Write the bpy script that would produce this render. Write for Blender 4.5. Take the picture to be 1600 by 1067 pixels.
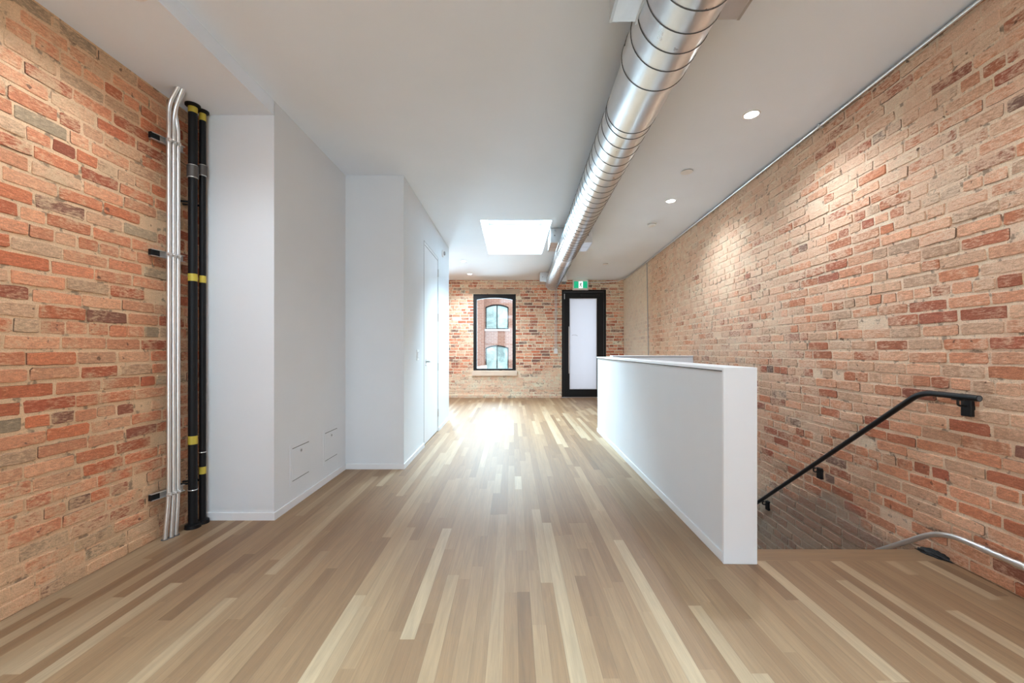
import bpy, bmesh, math, random
from mathutils import Vector, Matrix, noise as mnoise
R = random.Random(7)
PI = math.pi
for o in list(bpy.data.objects):
    bpy.data.objects.remove(o)
SC = bpy.context.scene
COL = SC.collection

# ------------------------------------------------------------------ camera, world, lights, exposure
cam_d = bpy.data.cameras.new('camera')
cam_d.sensor_width = 36.0
cam_d.lens = 14.0
cam_d.shift_y = 0.0085
cam_d.clip_start = 0.05
cam = bpy.data.objects.new('camera', cam_d)
COL.objects.link(cam)
cam.location = (0, 0, 1.17)
cam.rotation_euler = (PI / 2, 0, 0)
SC.camera = cam

SC.view_settings.view_transform = 'Standard'
SC.view_settings.look = 'None'
SC.view_settings.gamma = 1.0
SC.view_settings.use_curve_mapping = False
SC.view_settings.exposure = 2.52
SC.cycles.use_denoising = True
SC.cycles.max_bounces = 8
SC.cycles.diffuse_bounces = 6
SC.cycles.glossy_bounces = 4
SC.cycles.sample_clamp_indirect = 6.0
SC.cycles.caustics_reflective = False
SC.cycles.caustics_refractive = False

world = bpy.data.worlds.new('overcast_sky')
SC.world = world
world.use_nodes = True
bg = world.node_tree.nodes['Background']
bg.inputs[0].default_value = (0.82, 0.92, 1.0, 1)
bg.inputs[1].default_value = 0.46

def area(name, loc, rot, sx, sy, power, color=(1, 1, 1)):
    l = bpy.data.lights.new(name, 'AREA')
    l.shape = 'RECTANGLE'; l.size = sx; l.size_y = sy
    l.energy = power; l.color = color
    o = bpy.data.objects.new(name, l)
    COL.objects.link(o)
    o.location = loc; o.rotation_euler = rot
    return o
DAY = (0.605, 0.845, 1.0)
# fill lamps added outside unseen street windows behind the camera
for wx in (-1.35, 0.1, 1.55):
    area('added_street_fill', (wx, -3.72, 1.55), (PI / 2 + 0.25, 0, 0), 1.05, 1.9, 5, DAY)
# daylight above the skylight, outside rear window and door, plus two added fills
area('skylight_daylight', (0.055, 6.2, 3.75), (0, 0, 0), 1.3, 2.2, 140, DAY)
area('added_skylight_fill', (-0.1, -0.9, 3.75), (0, 0, 0), 1.3, 1.9, 200, DAY)  # fill lamp over the added, unseen skylight
area('rear_window_daylight', (-0.43, 10.6, 1.5), (-PI / 2 - 0.2, 0, 0), 1.3, 2.0, 20, DAY)
area('rear_door_daylight', (1.75, 10.6, 1.35), (-PI / 2, 0, 0), 0.9, 2.3, 3.2, (0.9, 0.95, 1.0))
area('added_rear_fill', (-1.9, 10.3, 1.6), (-PI / 2 - 0.15, 0, 0), 0.8, 1.9, 45, DAY)  # fill lamp outside the added window behind the partition

# ------------------------------------------------------------------ helpers
def s2l(c):
    return tuple(((v / 255) / 12.92 if v / 255 <= 0.04045 else ((v / 255 + 0.055) / 1.055) ** 2.4) for v in c)
def A(r, g, b, k=0.82):
    """albedo that shows as this sRGB colour under this room's light"""
    c = s2l((r, g, b)); l = 0.3 * c[0] + 0.6 * c[1] + 0.1 * c[2]
    return tuple(min(0.85, (v * 0.90 + l * 0.10) / k) for v in c) + (1,)

def new_mat(name):
    m = bpy.data.materials.new(name); m.use_nodes = True
    nt = m.node_tree
    return m, nt, nt.nodes['Principled BSDF']

def simple(name, col, rough=0.5, metal=0.0, spec=0.5, bump=0.0, bscale=200, emit=None, estr=0, var=0.0):
    m, nt, p = new_mat(name)
    c = tuple(col[:3]) + (1,)
    p.inputs['Base Color'].default_value = c
    p.inputs['Roughness'].default_value = rough
    p.inputs['Metallic'].default_value = metal
    p.inputs['Specular IOR Level'].default_value = spec
    if emit:
        p.inputs['Emission Color'].default_value = tuple(emit[:3]) + (1,)
        p.inputs['Emission Strength'].default_value = estr
    tc = nt.nodes.new('ShaderNodeTexCoord')
    if bump:
        n = nt.nodes.new('ShaderNodeTexNoise'); n.inputs['Scale'].default_value = bscale; n.inputs['Detail'].default_value = 3
        nt.links.new(tc.outputs['Object'], n.inputs['Vector'])
        b = nt.nodes.new('ShaderNodeBump'); b.inputs['Strength'].default_value = bump; b.inputs['Distance'].default_value = 0.002
        nt.links.new(n.outputs['Fac'], b.inputs['Height']); nt.links.new(b.outputs['Normal'], p.inputs['Normal'])
    n2 = nt.nodes.new('ShaderNodeTexNoise'); n2.inputs['Scale'].default_value = 2.5; n2.inputs['Detail'].default_value = 4
    nt.links.new(tc.outputs['Object'], n2.inputs['Vector'])
    r = nt.nodes.new('ShaderNodeValToRGB')
    v = var if var else 0.02
    r.color_ramp.elements[0].color = tuple(max(0, x * (1 - v)) for x in c[:3]) + (1,)
    r.color_ramp.elements[1].color = tuple(min(1, x * (1 + v)) for x in c[:3]) + (1,)
    r.color_ramp.elements[0].position = 0.3; r.color_ramp.elements[1].position = 0.7
    nt.links.new(n2.outputs['Fac'], r.inputs['Fac']); nt.links.new(r.outputs['Color'], p.inputs['Base Color'])
    return m

def math_n(nt, op, a, b=None, clamp=False):
    n = nt.nodes.new('ShaderNodeMath'); n.operation = op; n.use_clamp = clamp
    for i, v in enumerate((a, b)):
        if v is None: continue
        if isinstance(v, (int, float)): n.inputs[i].default_value = v
        else: nt.links.new(v, n.inputs[i])
    return n.outputs[0]
def maprange(nt, v, a, b, c=0.0, d=1.0):
    n = nt.nodes.new('ShaderNodeMapRange'); n.interpolation_type = 'SMOOTHSTEP'
    nt.links.new(v, n.inputs[0])
    for i, x in zip((1, 2, 3, 4), (a, b, c, d)): n.inputs[i].default_value = x
    return n.outputs[0]
def noise_n(nt, vec, scale, detail=3, rough=0.5, dist=0.0):
    n = nt.nodes.new('ShaderNodeTexNoise')
    n.inputs['Scale'].default_value = scale; n.inputs['Detail'].default_value = detail
    n.inputs['Roughness'].default_value = rough; n.inputs['Distortion'].default_value = dist
    nt.links.new(vec, n.inputs['Vector'])
    return n.outputs['Fac']
def mix_c(nt, f, a, b, mode='MIX'):
    n = nt.nodes.new('ShaderNodeMix'); n.data_type = 'RGBA'; n.blend_type = mode
    if isinstance(f, (int, float)): n.inputs[0].default_value = f
    else: nt.links.new(f, n.inputs[0])
    for i, v in ((6, a), (7, b)):
        if isinstance(v, tuple): n.inputs[i].default_value = v
        else: nt.links.new(v, n.inputs[i])
    return n.outputs[2]
def ramp_n(nt, f, stops, interp='LINEAR'):
    r = nt.nodes.new('ShaderNodeValToRGB'); r.color_ramp.interpolation = interp
    els = r.color_ramp.elements
    while len(els) < len(stops): els.new(0.5)
    for e, (p, c) in zip(els, stops): e.position = p; e.color = c
    nt.links.new(f, r.inputs['Fac'])
    return r.outputs['Color']

# ------------------------------------------------------------------ mesh builder
class MB:
    def __init__(s): s.v = []; s.f = []; s.mi = []
    def add(s, vs, fs, mi=0):
        k = len(s.v); s.v += [tuple(v) for v in vs]
        for f in fs: s.f.append(tuple(k + i for i in f)); s.mi.append(mi)
        return s
    def box(s, x0, x1, y0, y1, z0, z1, mi=0):
        vs = [(x0, y0, z0), (x1, y0, z0), (x1, y1, z0), (x0, y1, z0), (x0, y0, z1), (x1, y0, z1), (x1, y1, z1), (x0, y1, z1)]
        return s.add(vs, [(0, 3, 2, 1), (4, 5, 6, 7), (0, 1, 5, 4), (1, 2, 6, 5), (2, 3, 7, 6), (3, 0, 4, 7)], mi)
    def hexa(s, vs, mi=0):
        return s.add(vs, [(0, 3, 2, 1), (4, 5, 6, 7), (0, 1, 5, 4), (1, 2, 6, 5), (2, 3, 7, 6), (3, 0, 4, 7)], mi)
    def rbox(s, x0, x1, y0, y1, z0, z1, r=0.002, mi=0):
        """box with chamfered edges"""
        bm = bmesh.new(); bmesh.ops.create_cube(bm, size=1)
        for v in bm.verts:
            v.co = ((x0 + x1) / 2 + v.co.x * (x1 - x0), (y0 + y1) / 2 + v.co.y * (y1 - y0), (z0 + z1) / 2 + v.co.z * (z1 - z0))
        bmesh.ops.bevel(bm, geom=bm.edges[:], offset=r, segments=2, affect='EDGES', profile=0.5)
        bm.verts.index_update()
        s.add([v.co for v in bm.verts], [[v.index for v in f.verts] for f in bm.faces], mi); bm.free()
        return s
    def tube(s, pts, r, n=16, caps=True, mi=0):
        pts = [Vector(p) for p in pts]
        rr = r if isinstance(r, (list, tuple)) else [r] * len(pts)
        T = []
        for i in range(len(pts)):
            a = pts[max(0, i - 1)]; b = pts[min(len(pts) - 1, i + 1)]
            T.append((b - a).normalized())
        up = Vector((0, 0, 1)) if abs(T[0].z) < 0.9 else Vector((1, 0, 0))
        N = (up - up.dot(T[0]) * T[0]).normalized()
        vs = []; fs = []
        for i, p in enumerate(pts):
            N = (N - N.dot(T[i]) * T[i]).normalized(); B = T[i].cross(N)
            for j in range(n):
                a = 2 * PI * j / n
                vs.append(p + (N * math.cos(a) + B * math.sin(a)) * rr[i])
        for i in range(len(pts) - 1):
            for j in range(n):
                fs.append((i * n + j, i * n + (j + 1) % n, (i + 1) * n + (j + 1) % n, (i + 1) * n + j))
        if caps:
            fs.append(tuple(range(n - 1, -1, -1))); k = (len(pts) - 1) * n; fs.append(tuple(k + j for j in range(n)))
        return s.add(vs, fs, mi)
    def lathe(s, prof, c, axis='z', n=32, mi=0):
        """prof: (r, h) pairs revolved about axis at c"""
        vs = []; fs = []
        for (r, h) in prof:
            for j in range(n):
                a = 2 * PI * j / n; x, y = r * math.cos(a), r * math.sin(a)
                if axis == 'z': p = (c[0] + x, c[1] + y, c[2] + h)
                elif axis == 'x': p = (c[0] + h, c[1] + x, c[2] + y)
                else: p = (c[0] + y, c[1] + h, c[2] + x)
                vs.append(p)
        m = len(prof)
        for i in range(m - 1):
            for j in range(n):
                fs.append((i * n + j, i * n + (j + 1) % n, (i + 1) * n + (j + 1) % n, (i + 1) * n + j))
        if prof[0][0] > 1e-6: fs.append(tuple(range(n - 1, -1, -1)))
        if prof[-1][0] > 1e-6: fs.append(tuple((m - 1) * n + j for j in range(n)))
        return s.add(vs, fs, mi)
    def poly(s, pts2, y0, y1, mi=0):
        """outline in x,z extruded along y"""
        n = len(pts2)
        vs = [(x, y0, z) for x, z in pts2] + [(x, y1, z) for x, z in pts2]
        fs = [tuple(range(n)), tuple(range(2 * n - 1, n - 1, -1))] + [(i, i + n, (i + 1) % n + n, (i + 1) % n) for i in range(n)]
        return s.add(vs, fs, mi)
    def build(s, name, mats, parent=None, smooth=False, org=None):
        me = bpy.data.meshes.new(name)
        vs = s.v
        if org is not None: vs = [(v[0] - org[0], v[1] - org[1], v[2] - org[2]) for v in vs]
        me.from_pydata(vs, [], s.f)
        if not isinstance(mats, (list, tuple)): mats = [mats]
        for m in mats: me.materials.append(m)
        me.polygons.foreach_set('material_index', s.mi)
        bm = bmesh.new(); bm.from_mesh(me); bmesh.ops.recalc_face_normals(bm, faces=bm.faces[:]); bm.to_mesh(me); bm.free()
        if smooth:
            me.polygons.foreach_set('use_smooth', [True] * len(me.polygons))
            me.set_sharp_from_angle(angle=math.radians(38))
        o = bpy.data.objects.new(name, me)
        COL.objects.link(o)
        if parent is not None: o.parent = parent
        elif org is not None: o.location = org
        return o

def fillet(pts, r, seg=6):
    pts = [Vector(p) for p in pts]; out = [pts[0]]
    for i in range(1, len(pts) - 1):
        a, b, c = pts[i - 1], pts[i], pts[i + 1]
        d1 = (a - b); d2 = (c - b); rr = min(r, d1.length * 0.45, d2.length * 0.45)
        p = b + d1.normalized() * rr; q = b + d2.normalized() * rr
        for k in range(seg + 1):
            t = k / seg
            out.append((1 - t) ** 2 * p + 2 * t * (1 - t) * b + t * t * q)
    out.append(pts[-1])
    return out

def tag(o, label, cat, group=None):
    o['label'] = label; o['category'] = cat
    if group: o['group'] = group
    return o
def struct(o): o['kind'] = 'structure'; return o
def empty(name, label, cat, loc, rz=0, group=None):
    o = bpy.data.objects.new(name, None); COL.objects.link(o)
    o.location = loc; o.rotation_euler = (0, 0, rz); o.empty_display_size = 0.1
    return tag(o, label, cat, group)
def copy_tree(o, parent=None):
    c = o.copy(); COL.objects.link(c); c.parent = parent
    for ch in list(o.children): copy_tree(ch, c)
    return c

# ------------------------------------------------------------------ materials
M_white = simple('white_wall_paint', (0.735, 0.76, 0.79), 0.8, spec=0.3, bump=0.15, bscale=260, var=0.012)
M_ceil = simple('white_ceiling_paint', (0.82, 0.885, 0.97), 0.75, bump=0.1, bscale=220, var=0.012)
M_trim = simple('white_trim_paint', (0.80, 0.81, 0.83), 0.5)
M_door = simple('white_door_paint', (0.77, 0.78, 0.80), 0.6, spec=0.3)
M_reveal = simple('gap_shade_and_dark_parts', (0.10, 0.10, 0.105), 0.8)  # dark tone painting the shade of narrow gaps; also small dark parts
M_black = simple('black_powder_coat', (0.008, 0.008, 0.009), 0.42, spec=0.35, bump=0.1, bscale=500)
M_blackpipe = simple('black_iron_paint', (0.006, 0.006, 0.007), 0.5, spec=0.25, bump=0.5, bscale=90, var=0.25)
M_blackframe = simple('black_frame_aluminium', (0.010, 0.010, 0.011), 0.45, spec=0.25)
M_yellow = simple('yellow_tape', A(205, 180, 22, 1.1), 0.5)
M_emt = simple('galvanised_conduit', (0.78, 0.78, 0.77), 0.32, metal=0.9)
M_steel = simple('brushed_steel', (0.55, 0.55, 0.55), 0.3, metal=1.0)
M_zinc = simple('zinc_clamp', (0.75, 0.75, 0.74), 0.42, metal=0.8, bump=0.6, bscale=120)
M_coupling = simple('grey_iron_coupling', (0.10, 0.09, 0.085), 0.5, metal=0.4, bump=0.5, bscale=150)
M_plastic = simple('white_plastic', (0.80, 0.80, 0.79), 0.35)
M_greyplastic = simple('grey_gap_shade', (0.35, 0.35, 0.35), 0.5)
M_seam = simple('duct_seam_shadow', (0.07, 0.07, 0.07), 0.5)
M_rubber = simple('black_foam', (0.01, 0.01, 0.011), 0.7, bump=1.0, bscale=80)
M_green = simple('exit_green', A(0, 125, 90, 1.0), 0.4, emit=s2l((0, 120, 85)), estr=0.35)
M_signwhite = simple('exit_white', (0.85, 0.9, 0.88), 0.4, emit=(0.8, 0.95, 0.9), estr=0.3)
M_signdark = simple('exit_figure', (0.01, 0.06, 0.05), 0.5)
M_lamp = simple('lamp_diffuser', (1, 1, 1), 0.5, emit=(1.0, 0.98, 0.94), estr=9)
M_stone = simple('weathered_lintel', A(165, 148, 128), 0.9, bump=1.0, bscale=60, var=0.25)
M_sill = simple('pale_stone_sill', A(205, 190, 172), 0.85, bump=0.6, bscale=80, var=0.1)
M_concrete = simple('lower_floor', (0.4, 0.33, 0.27), 0.6)
M_outwhite = simple('outside_white_stone', (0.8, 0.8, 0.78), 0.7)

def make_duct():
    m, nt, p = new_mat('galvanised_duct')
    tc = nt.nodes.new('ShaderNodeTexCoord')
    mp = nt.nodes.new('ShaderNodeMapping'); mp.inputs['Scale'].default_value = (1, 0.5, 1)
    nt.links.new(tc.outputs['Object'], mp.inputs[0])
    n = noise_n(nt, mp.outputs[0], 14, 5, 0.6)
    nt.links.new(ramp_n(nt, n, [(0.2, (0.68, 0.68, 0.68, 1)), (0.8, (0.78, 0.78, 0.785, 1))]), p.inputs['Base Color'])
    p.inputs['Metallic'].default_value = 1.0
    nt.links.new(maprange(nt, n, 0.2, 0.8, 0.27, 0.31), p.inputs['Roughness'])
    mp2 = nt.nodes.new('ShaderNodeMapping'); mp2.inputs['Scale'].default_value = (9, 1.2, 9)
    nt.links.new(tc.outputs['Object'], mp2.inputs[0])
    n2 = noise_n(nt, mp2.outputs[0], 3, 2, 0.5)
    b = nt.nodes.new('ShaderNodeBump'); b.inputs['Strength'].default_value = 0.12; b.inputs['Distance'].default_value = 0.01
    nt.links.new(n2, b.inputs['Height'])
    return m
M_duct = make_duct()

def pane_mat(name, tint, gloss=0.12):
    m = bpy.data.materials.new(name); m.use_nodes = True; nt = m.node_tree
    out = nt.nodes['Material Output']; nt.nodes.remove(nt.nodes['Principled BSDF'])
    t = nt.nodes.new('ShaderNodeBsdfTransparent'); t.inputs[0].default_value = tint
    g = nt.nodes.new('ShaderNodeBsdfGlossy'); g.inputs['Roughness'].default_value = 0.03
    mx = nt.nodes.new('ShaderNodeMixShader'); fr = nt.nodes.new('ShaderNodeFresnel'); fr.inputs[0].default_value = 1.45
    nt.links.new(fr.outputs[0], mx.inputs[0]); nt.links.new(t.outputs[0], mx.inputs[1]); nt.links.new(g.outputs[0], mx.inputs[2])
    nt.links.new(mx.outputs[0], out.inputs[0])
    return m
M_glass = pane_mat('clear_glass', (0.95, 0.97, 0.97, 1))
def frosted():
    m = bpy.data.materials.new('frosted_glass'); m.use_nodes = True; nt = m.node_tree
    out = nt.nodes['Material Output']; p = nt.nodes['Principled BSDF']
    p.inputs['Base Color'].default_value = (0.8, 0.82, 0.86, 1); p.inputs['Roughness'].default_value = 0.25
    t = nt.nodes.new('ShaderNodeBsdfTranslucent'); t.inputs[0].default_value = (0.66, 0.68, 0.72, 1)
    mx = nt.nodes.new('ShaderNodeMixShader'); mx.inputs[0].default_value = 0.75
    nt.links.new(p.outputs[0], mx.inputs[1]); nt.links.new(t.outputs[0], mx.inputs[2]); nt.links.new(mx.outputs[0], out.inputs[0])
    return m
M_frost = frosted()
def painted_reflection():
    m, nt, p = new_mat('painted_reflection_pane')
    tc = nt.nodes.new('ShaderNodeTexCoord')
    n = noise_n(nt, tc.outputs['Object'], 1.6, 4, 0.6, 0.6)
    nt.links.new(ramp_n(nt, n, [(0.35, A(120, 140, 138)), (0.5, A(165, 195, 195)), (0.7, A(205, 222, 222))]), p.inputs['Base Color'])  # sky reflections painted into the base colour as mottled pale teal
    p.inputs['Roughness'].default_value = 0.1
    return m
M_outpane = painted_reflection()

# brick: colours per brick from the mesh attribute 'brk' (r: colour pick, g: lightness, b: how much mortar smear)
def brick_mats(name, stops, smear_col, smear_col2, mortar_col, smear0, zt, grey=False):
    res = []
    for kind in ('brick', 'mortar'):
        m, nt, p = new_mat(name + '_' + kind)
        geo = nt.nodes.new('ShaderNodeNewGeometry')
        pos = geo.outputs['Position']
        sep = nt.nodes.new('ShaderNodeSeparateXYZ'); nt.links.new(pos, sep.inputs[0])
        big = noise_n(nt, pos, 1.1, 4, 0.6, 0.4)
        mid = noise_n(nt, pos, 7.0, 5, 0.65, 0.6)
        mpv = nt.nodes.new('ShaderNodeMapping'); mpv.inputs['Scale'].default_value = (1, 1, 3.2); nt.links.new(pos, mpv.inputs[0])
        fine = noise_n(nt, mpv.outputs[0], 34.0, 6, 0.7, 0.3)
        grit = noise_n(nt, pos, 190.0, 3, 0.7)
        smc = mix_c(nt, maprange(nt, mid, 0.35, 0.65), smear_col, smear_col2)
        # height ramp: extra smear by height on the wall and along it
        if kind == 'brick':
            at = nt.nodes.new('ShaderNodeAttribute'); at.attribute_name = 'brk'
            sa = nt.nodes.new('ShaderNodeSeparateColor'); nt.links.new(at.outputs['Color'], sa.inputs[0])
            base = ramp_n(nt, sa.outputs[0], stops, 'LINEAR')
            val = math_n(nt, 'ADD', math_n(nt, 'MULTIPLY', sa.outputs[1], 0.28), 0.84)
            val = math_n(nt, 'MULTIPLY', val, maprange(nt, fine, 0.25, 0.75, 0.72, 1.22))
            cc = nt.nodes.new('ShaderNodeCombineColor')
            for i in range(3): nt.links.new(val, cc.inputs[i])
            base = mix_c(nt, 1.0, base, cc.outputs[0], 'MULTIPLY')
            s = math_n(nt, 'ADD', math_n(nt, 'MULTIPLY', sa.outputs[2], 0.34), smear0)
            s = math_n(nt, 'ADD', s, math_n(nt, 'MULTIPLY', math_n(nt, 'SUBTRACT', big, 0.5), 1.1))
            s = math_n(nt, 'ADD', s, math_n(nt, 'MULTIPLY', math_n(nt, 'SUBTRACT', mid, 0.5), 1.5))
            s = math_n(nt, 'ADD', s, math_n(nt, 'MULTIPLY', math_n(nt, 'SUBTRACT', fine, 0.5), 1.7))
        else:
            base = mortar_col
            s = math_n(nt, 'ADD', math_n(nt, 'MULTIPLY', mid, 0.6), 0.15)
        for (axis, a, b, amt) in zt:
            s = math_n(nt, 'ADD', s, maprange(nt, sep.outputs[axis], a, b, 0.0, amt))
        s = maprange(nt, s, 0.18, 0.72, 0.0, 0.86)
        col = mix_c(nt, s, base, smc)
        if kind == 'brick':
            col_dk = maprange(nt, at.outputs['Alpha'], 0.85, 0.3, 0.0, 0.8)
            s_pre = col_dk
        col = mix_c(nt, 1.0, col, ramp_n(nt, grit, [(0.3, (0.80, 0.79, 0.78, 1)), (0.7, (1.14, 1.14, 1.14, 1))]), 'MULTIPLY')
        # dark pits
        pit = math_n(nt, 'MULTIPLY', maprange(nt, noise_n(nt, pos, 26.0, 2, 0.5), 0.70, 0.76), 0.75)
        col = mix_c(nt, pit, col, A(88, 62, 48))
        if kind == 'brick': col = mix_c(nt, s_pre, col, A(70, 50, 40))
        if kind == 'mortar':
            gapd = maprange(nt, noise_n(nt, pos, 17.0, 3, 0.6), 0.57, 0.67, 0.0, 0.7)
            col = mix_c(nt, gapd, col, A(105, 84, 68))
        if grey:
            # old grey paint patch left in the stairwell, bounded by the line of the former stair
            d = math_n(nt, 'ADD', sep.outputs[2], math_n(nt, 'MULTIPLY', math_n(nt, 'SUBTRACT', mid, 0.5), 0.25))
            lim = math_n(nt, 'ADD', math_n(nt, 'MULTIPLY', math_n(nt, 'ABSOLUTE', math_n(nt, 'SUBTRACT', sep.outputs[1], 3.05)), -0.33), 0.12)
            g = maprange(nt, math_n(nt, 'SUBTRACT', lim, d), -0.03, 0.12, 0.0, 0.72)
            g = math_n(nt, 'MULTIPLY', g, maprange(nt, fine, 0.3, 0.6, 0.55, 1.0))
            col = mix_c(nt, g, col, A(150, 138, 124))
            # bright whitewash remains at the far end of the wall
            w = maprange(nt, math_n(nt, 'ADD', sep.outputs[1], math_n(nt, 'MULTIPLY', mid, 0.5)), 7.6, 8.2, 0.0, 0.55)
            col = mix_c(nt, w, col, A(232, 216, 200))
        nt.links.new(col, p.inputs['Base Color'])
        p.inputs['Roughness'].default_value = 0.9
        p.inputs['Specular IOR Level'].default_value = 0.25
        b = nt.nodes.new('ShaderNodeBump'); b.inputs['Strength'].default_value = 0.9; b.inputs['Distance'].default_value = 0.004
        h = math_n(nt, 'ADD', math_n(nt, 'MULTIPLY', fine, 1.2), math_n(nt, 'MULTIPLY', grit, 0.5))
        h = math_n(nt, 'ADD', h, mid)
        nt.links.new(h, b.inputs['Height']); nt.links.new(b.outputs[0], p.inputs['Normal'])
        res.append(m)
    return res

stL = [(0.0, A(125, 92, 74)), (0.05, A(168, 84, 54)), (0.3, A(196, 110, 68)), (0.55, A(206, 132, 92)), (0.75, A(210, 145, 104)), (0.9, A(196, 152, 116)), (1.0, A(158, 136, 108))]
stR = [(0.0, A(128, 102, 90)), (0.045, A(165, 92, 66)), (0.3, A(196, 122, 84)), (0.55, A(212, 150, 114)), (0.8, A(212, 164, 130)), (1.0, A(186, 150, 122))]
stB = [(0.0, A(120, 98, 88)), (0.15, A(165, 96, 74)), (0.4, A(196, 112, 78)), (0.65, A(214, 150, 116)), (1.0, A(206, 172, 142))]
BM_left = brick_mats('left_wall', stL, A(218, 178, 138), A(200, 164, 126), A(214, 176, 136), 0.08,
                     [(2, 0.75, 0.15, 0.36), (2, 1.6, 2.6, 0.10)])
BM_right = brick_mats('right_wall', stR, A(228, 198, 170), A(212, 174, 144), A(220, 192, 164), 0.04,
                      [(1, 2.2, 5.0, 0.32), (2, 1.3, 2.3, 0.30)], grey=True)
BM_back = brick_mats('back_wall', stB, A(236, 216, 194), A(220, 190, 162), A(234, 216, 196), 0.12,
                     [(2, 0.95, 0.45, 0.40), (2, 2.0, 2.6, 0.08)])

def floor_mat():
    m, nt, p = new_mat('oak_strip_floor')
    geo = nt.nodes.new('ShaderNodeNewGeometry'); pos = geo.outputs['Position']
    at = nt.nodes.new('ShaderNodeAttribute'); at.attribute_name = 'plk'
    sa = nt.nodes.new('ShaderNodeSeparateColor'); nt.links.new(at.outputs['Color'], sa.inputs[0])
    r, g, across = sa.outputs[0], sa.outputs[1], sa.outputs[2]
    off = nt.nodes.new('ShaderNodeCombineXYZ')
    nt.links.new(math_n(nt, 'MULTIPLY', g, 37.0), off.inputs[0]); nt.links.new(math_n(nt, 'MULTIPLY', r, 53.0), off.inputs[1]); nt.links.new(math_n(nt, 'MULTIPLY', g, 11.0), off.inputs[2])
    va = nt.nodes.new('ShaderNodeVectorMath'); va.operation = 'ADD'
    nt.links.new(pos, va.inputs[0]); nt.links.new(off.outputs[0], va.inputs[1])
    m1 = nt.nodes.new('ShaderNodeMapping'); m1.inputs['Scale'].default_value = (26, 1.5, 10); nt.links.new(va.outputs[0], m1.inputs[0])
    g1 = noise_n(nt, m1.outputs[0], 1.0, 6, 0.6, 1.6)
    m2 = nt.nodes.new('ShaderNodeMapping'); m2.inputs['Scale'].default_value = (260, 7, 20); nt.links.new(va.outputs[0], m2.inputs[0])
    g2 = noise_n(nt, m2.outputs[0], 1.0, 3, 0.6, 0.4)
    base = ramp_n(nt, r, [(0.0, A(136, 98, 60, 1.32)), (0.10, A(150, 111, 72, 1.32)), (0.5, A(162, 123, 82, 1.32)), (0.8, A(169, 131, 90, 1.32)), (0.92, A(178, 142, 101, 1.32)), (1.0, A(194, 163, 124, 1.32))])
    v = math_n(nt, 'MULTIPLY', maprange(nt, g1, 0.25, 0.75, 0.86, 1.12), maprange(nt, g2, 0.3, 0.7, 0.91, 1.06))
    e = math_n(nt, 'ABSOLUTE', math_n(nt, 'SUBTRACT', across, 0.5))
    v = math_n(nt, 'MULTIPLY', v, maprange(nt, e, 0.475, 0.5, 1.0, 0.72))
    cc = nt.nodes.new('ShaderNodeCombineColor')
    for i in range(3): nt.links.new(v, cc.inputs[i])
    nt.links.new(mix_c(nt, 1.0, base, cc.outputs[0], 'MULTIPLY'), p.inputs['Base Color'])
    nt.links.new(maprange(nt, g2, 0.2, 0.8, 0.49, 0.57), p.inputs['Roughness'])
    p.inputs['Specular IOR Level'].default_value = 0.85
    b = nt.nodes.new('ShaderNodeBump'); b.inputs['Strength'].default_value = 0.12; b.inputs['Distance'].default_value = 0.001
    nt.links.new(g2, b.inputs['Height']); nt.links.new(b.outputs[0], p.inputs['Normal'])
    return m
M_floor = floor_mat()

# ------------------------------------------------------------------ brick wall generator
def XB(y): return 2.42 + 0.0437 * (y - 2)
def XT(y): return 2.30 + 0.0565 * (y - 2)
def XR(y, z):
    t = max(0.0, min(1.0, z / 2.89)); return XB(y) * (1 - t) + XT(y) * t

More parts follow.
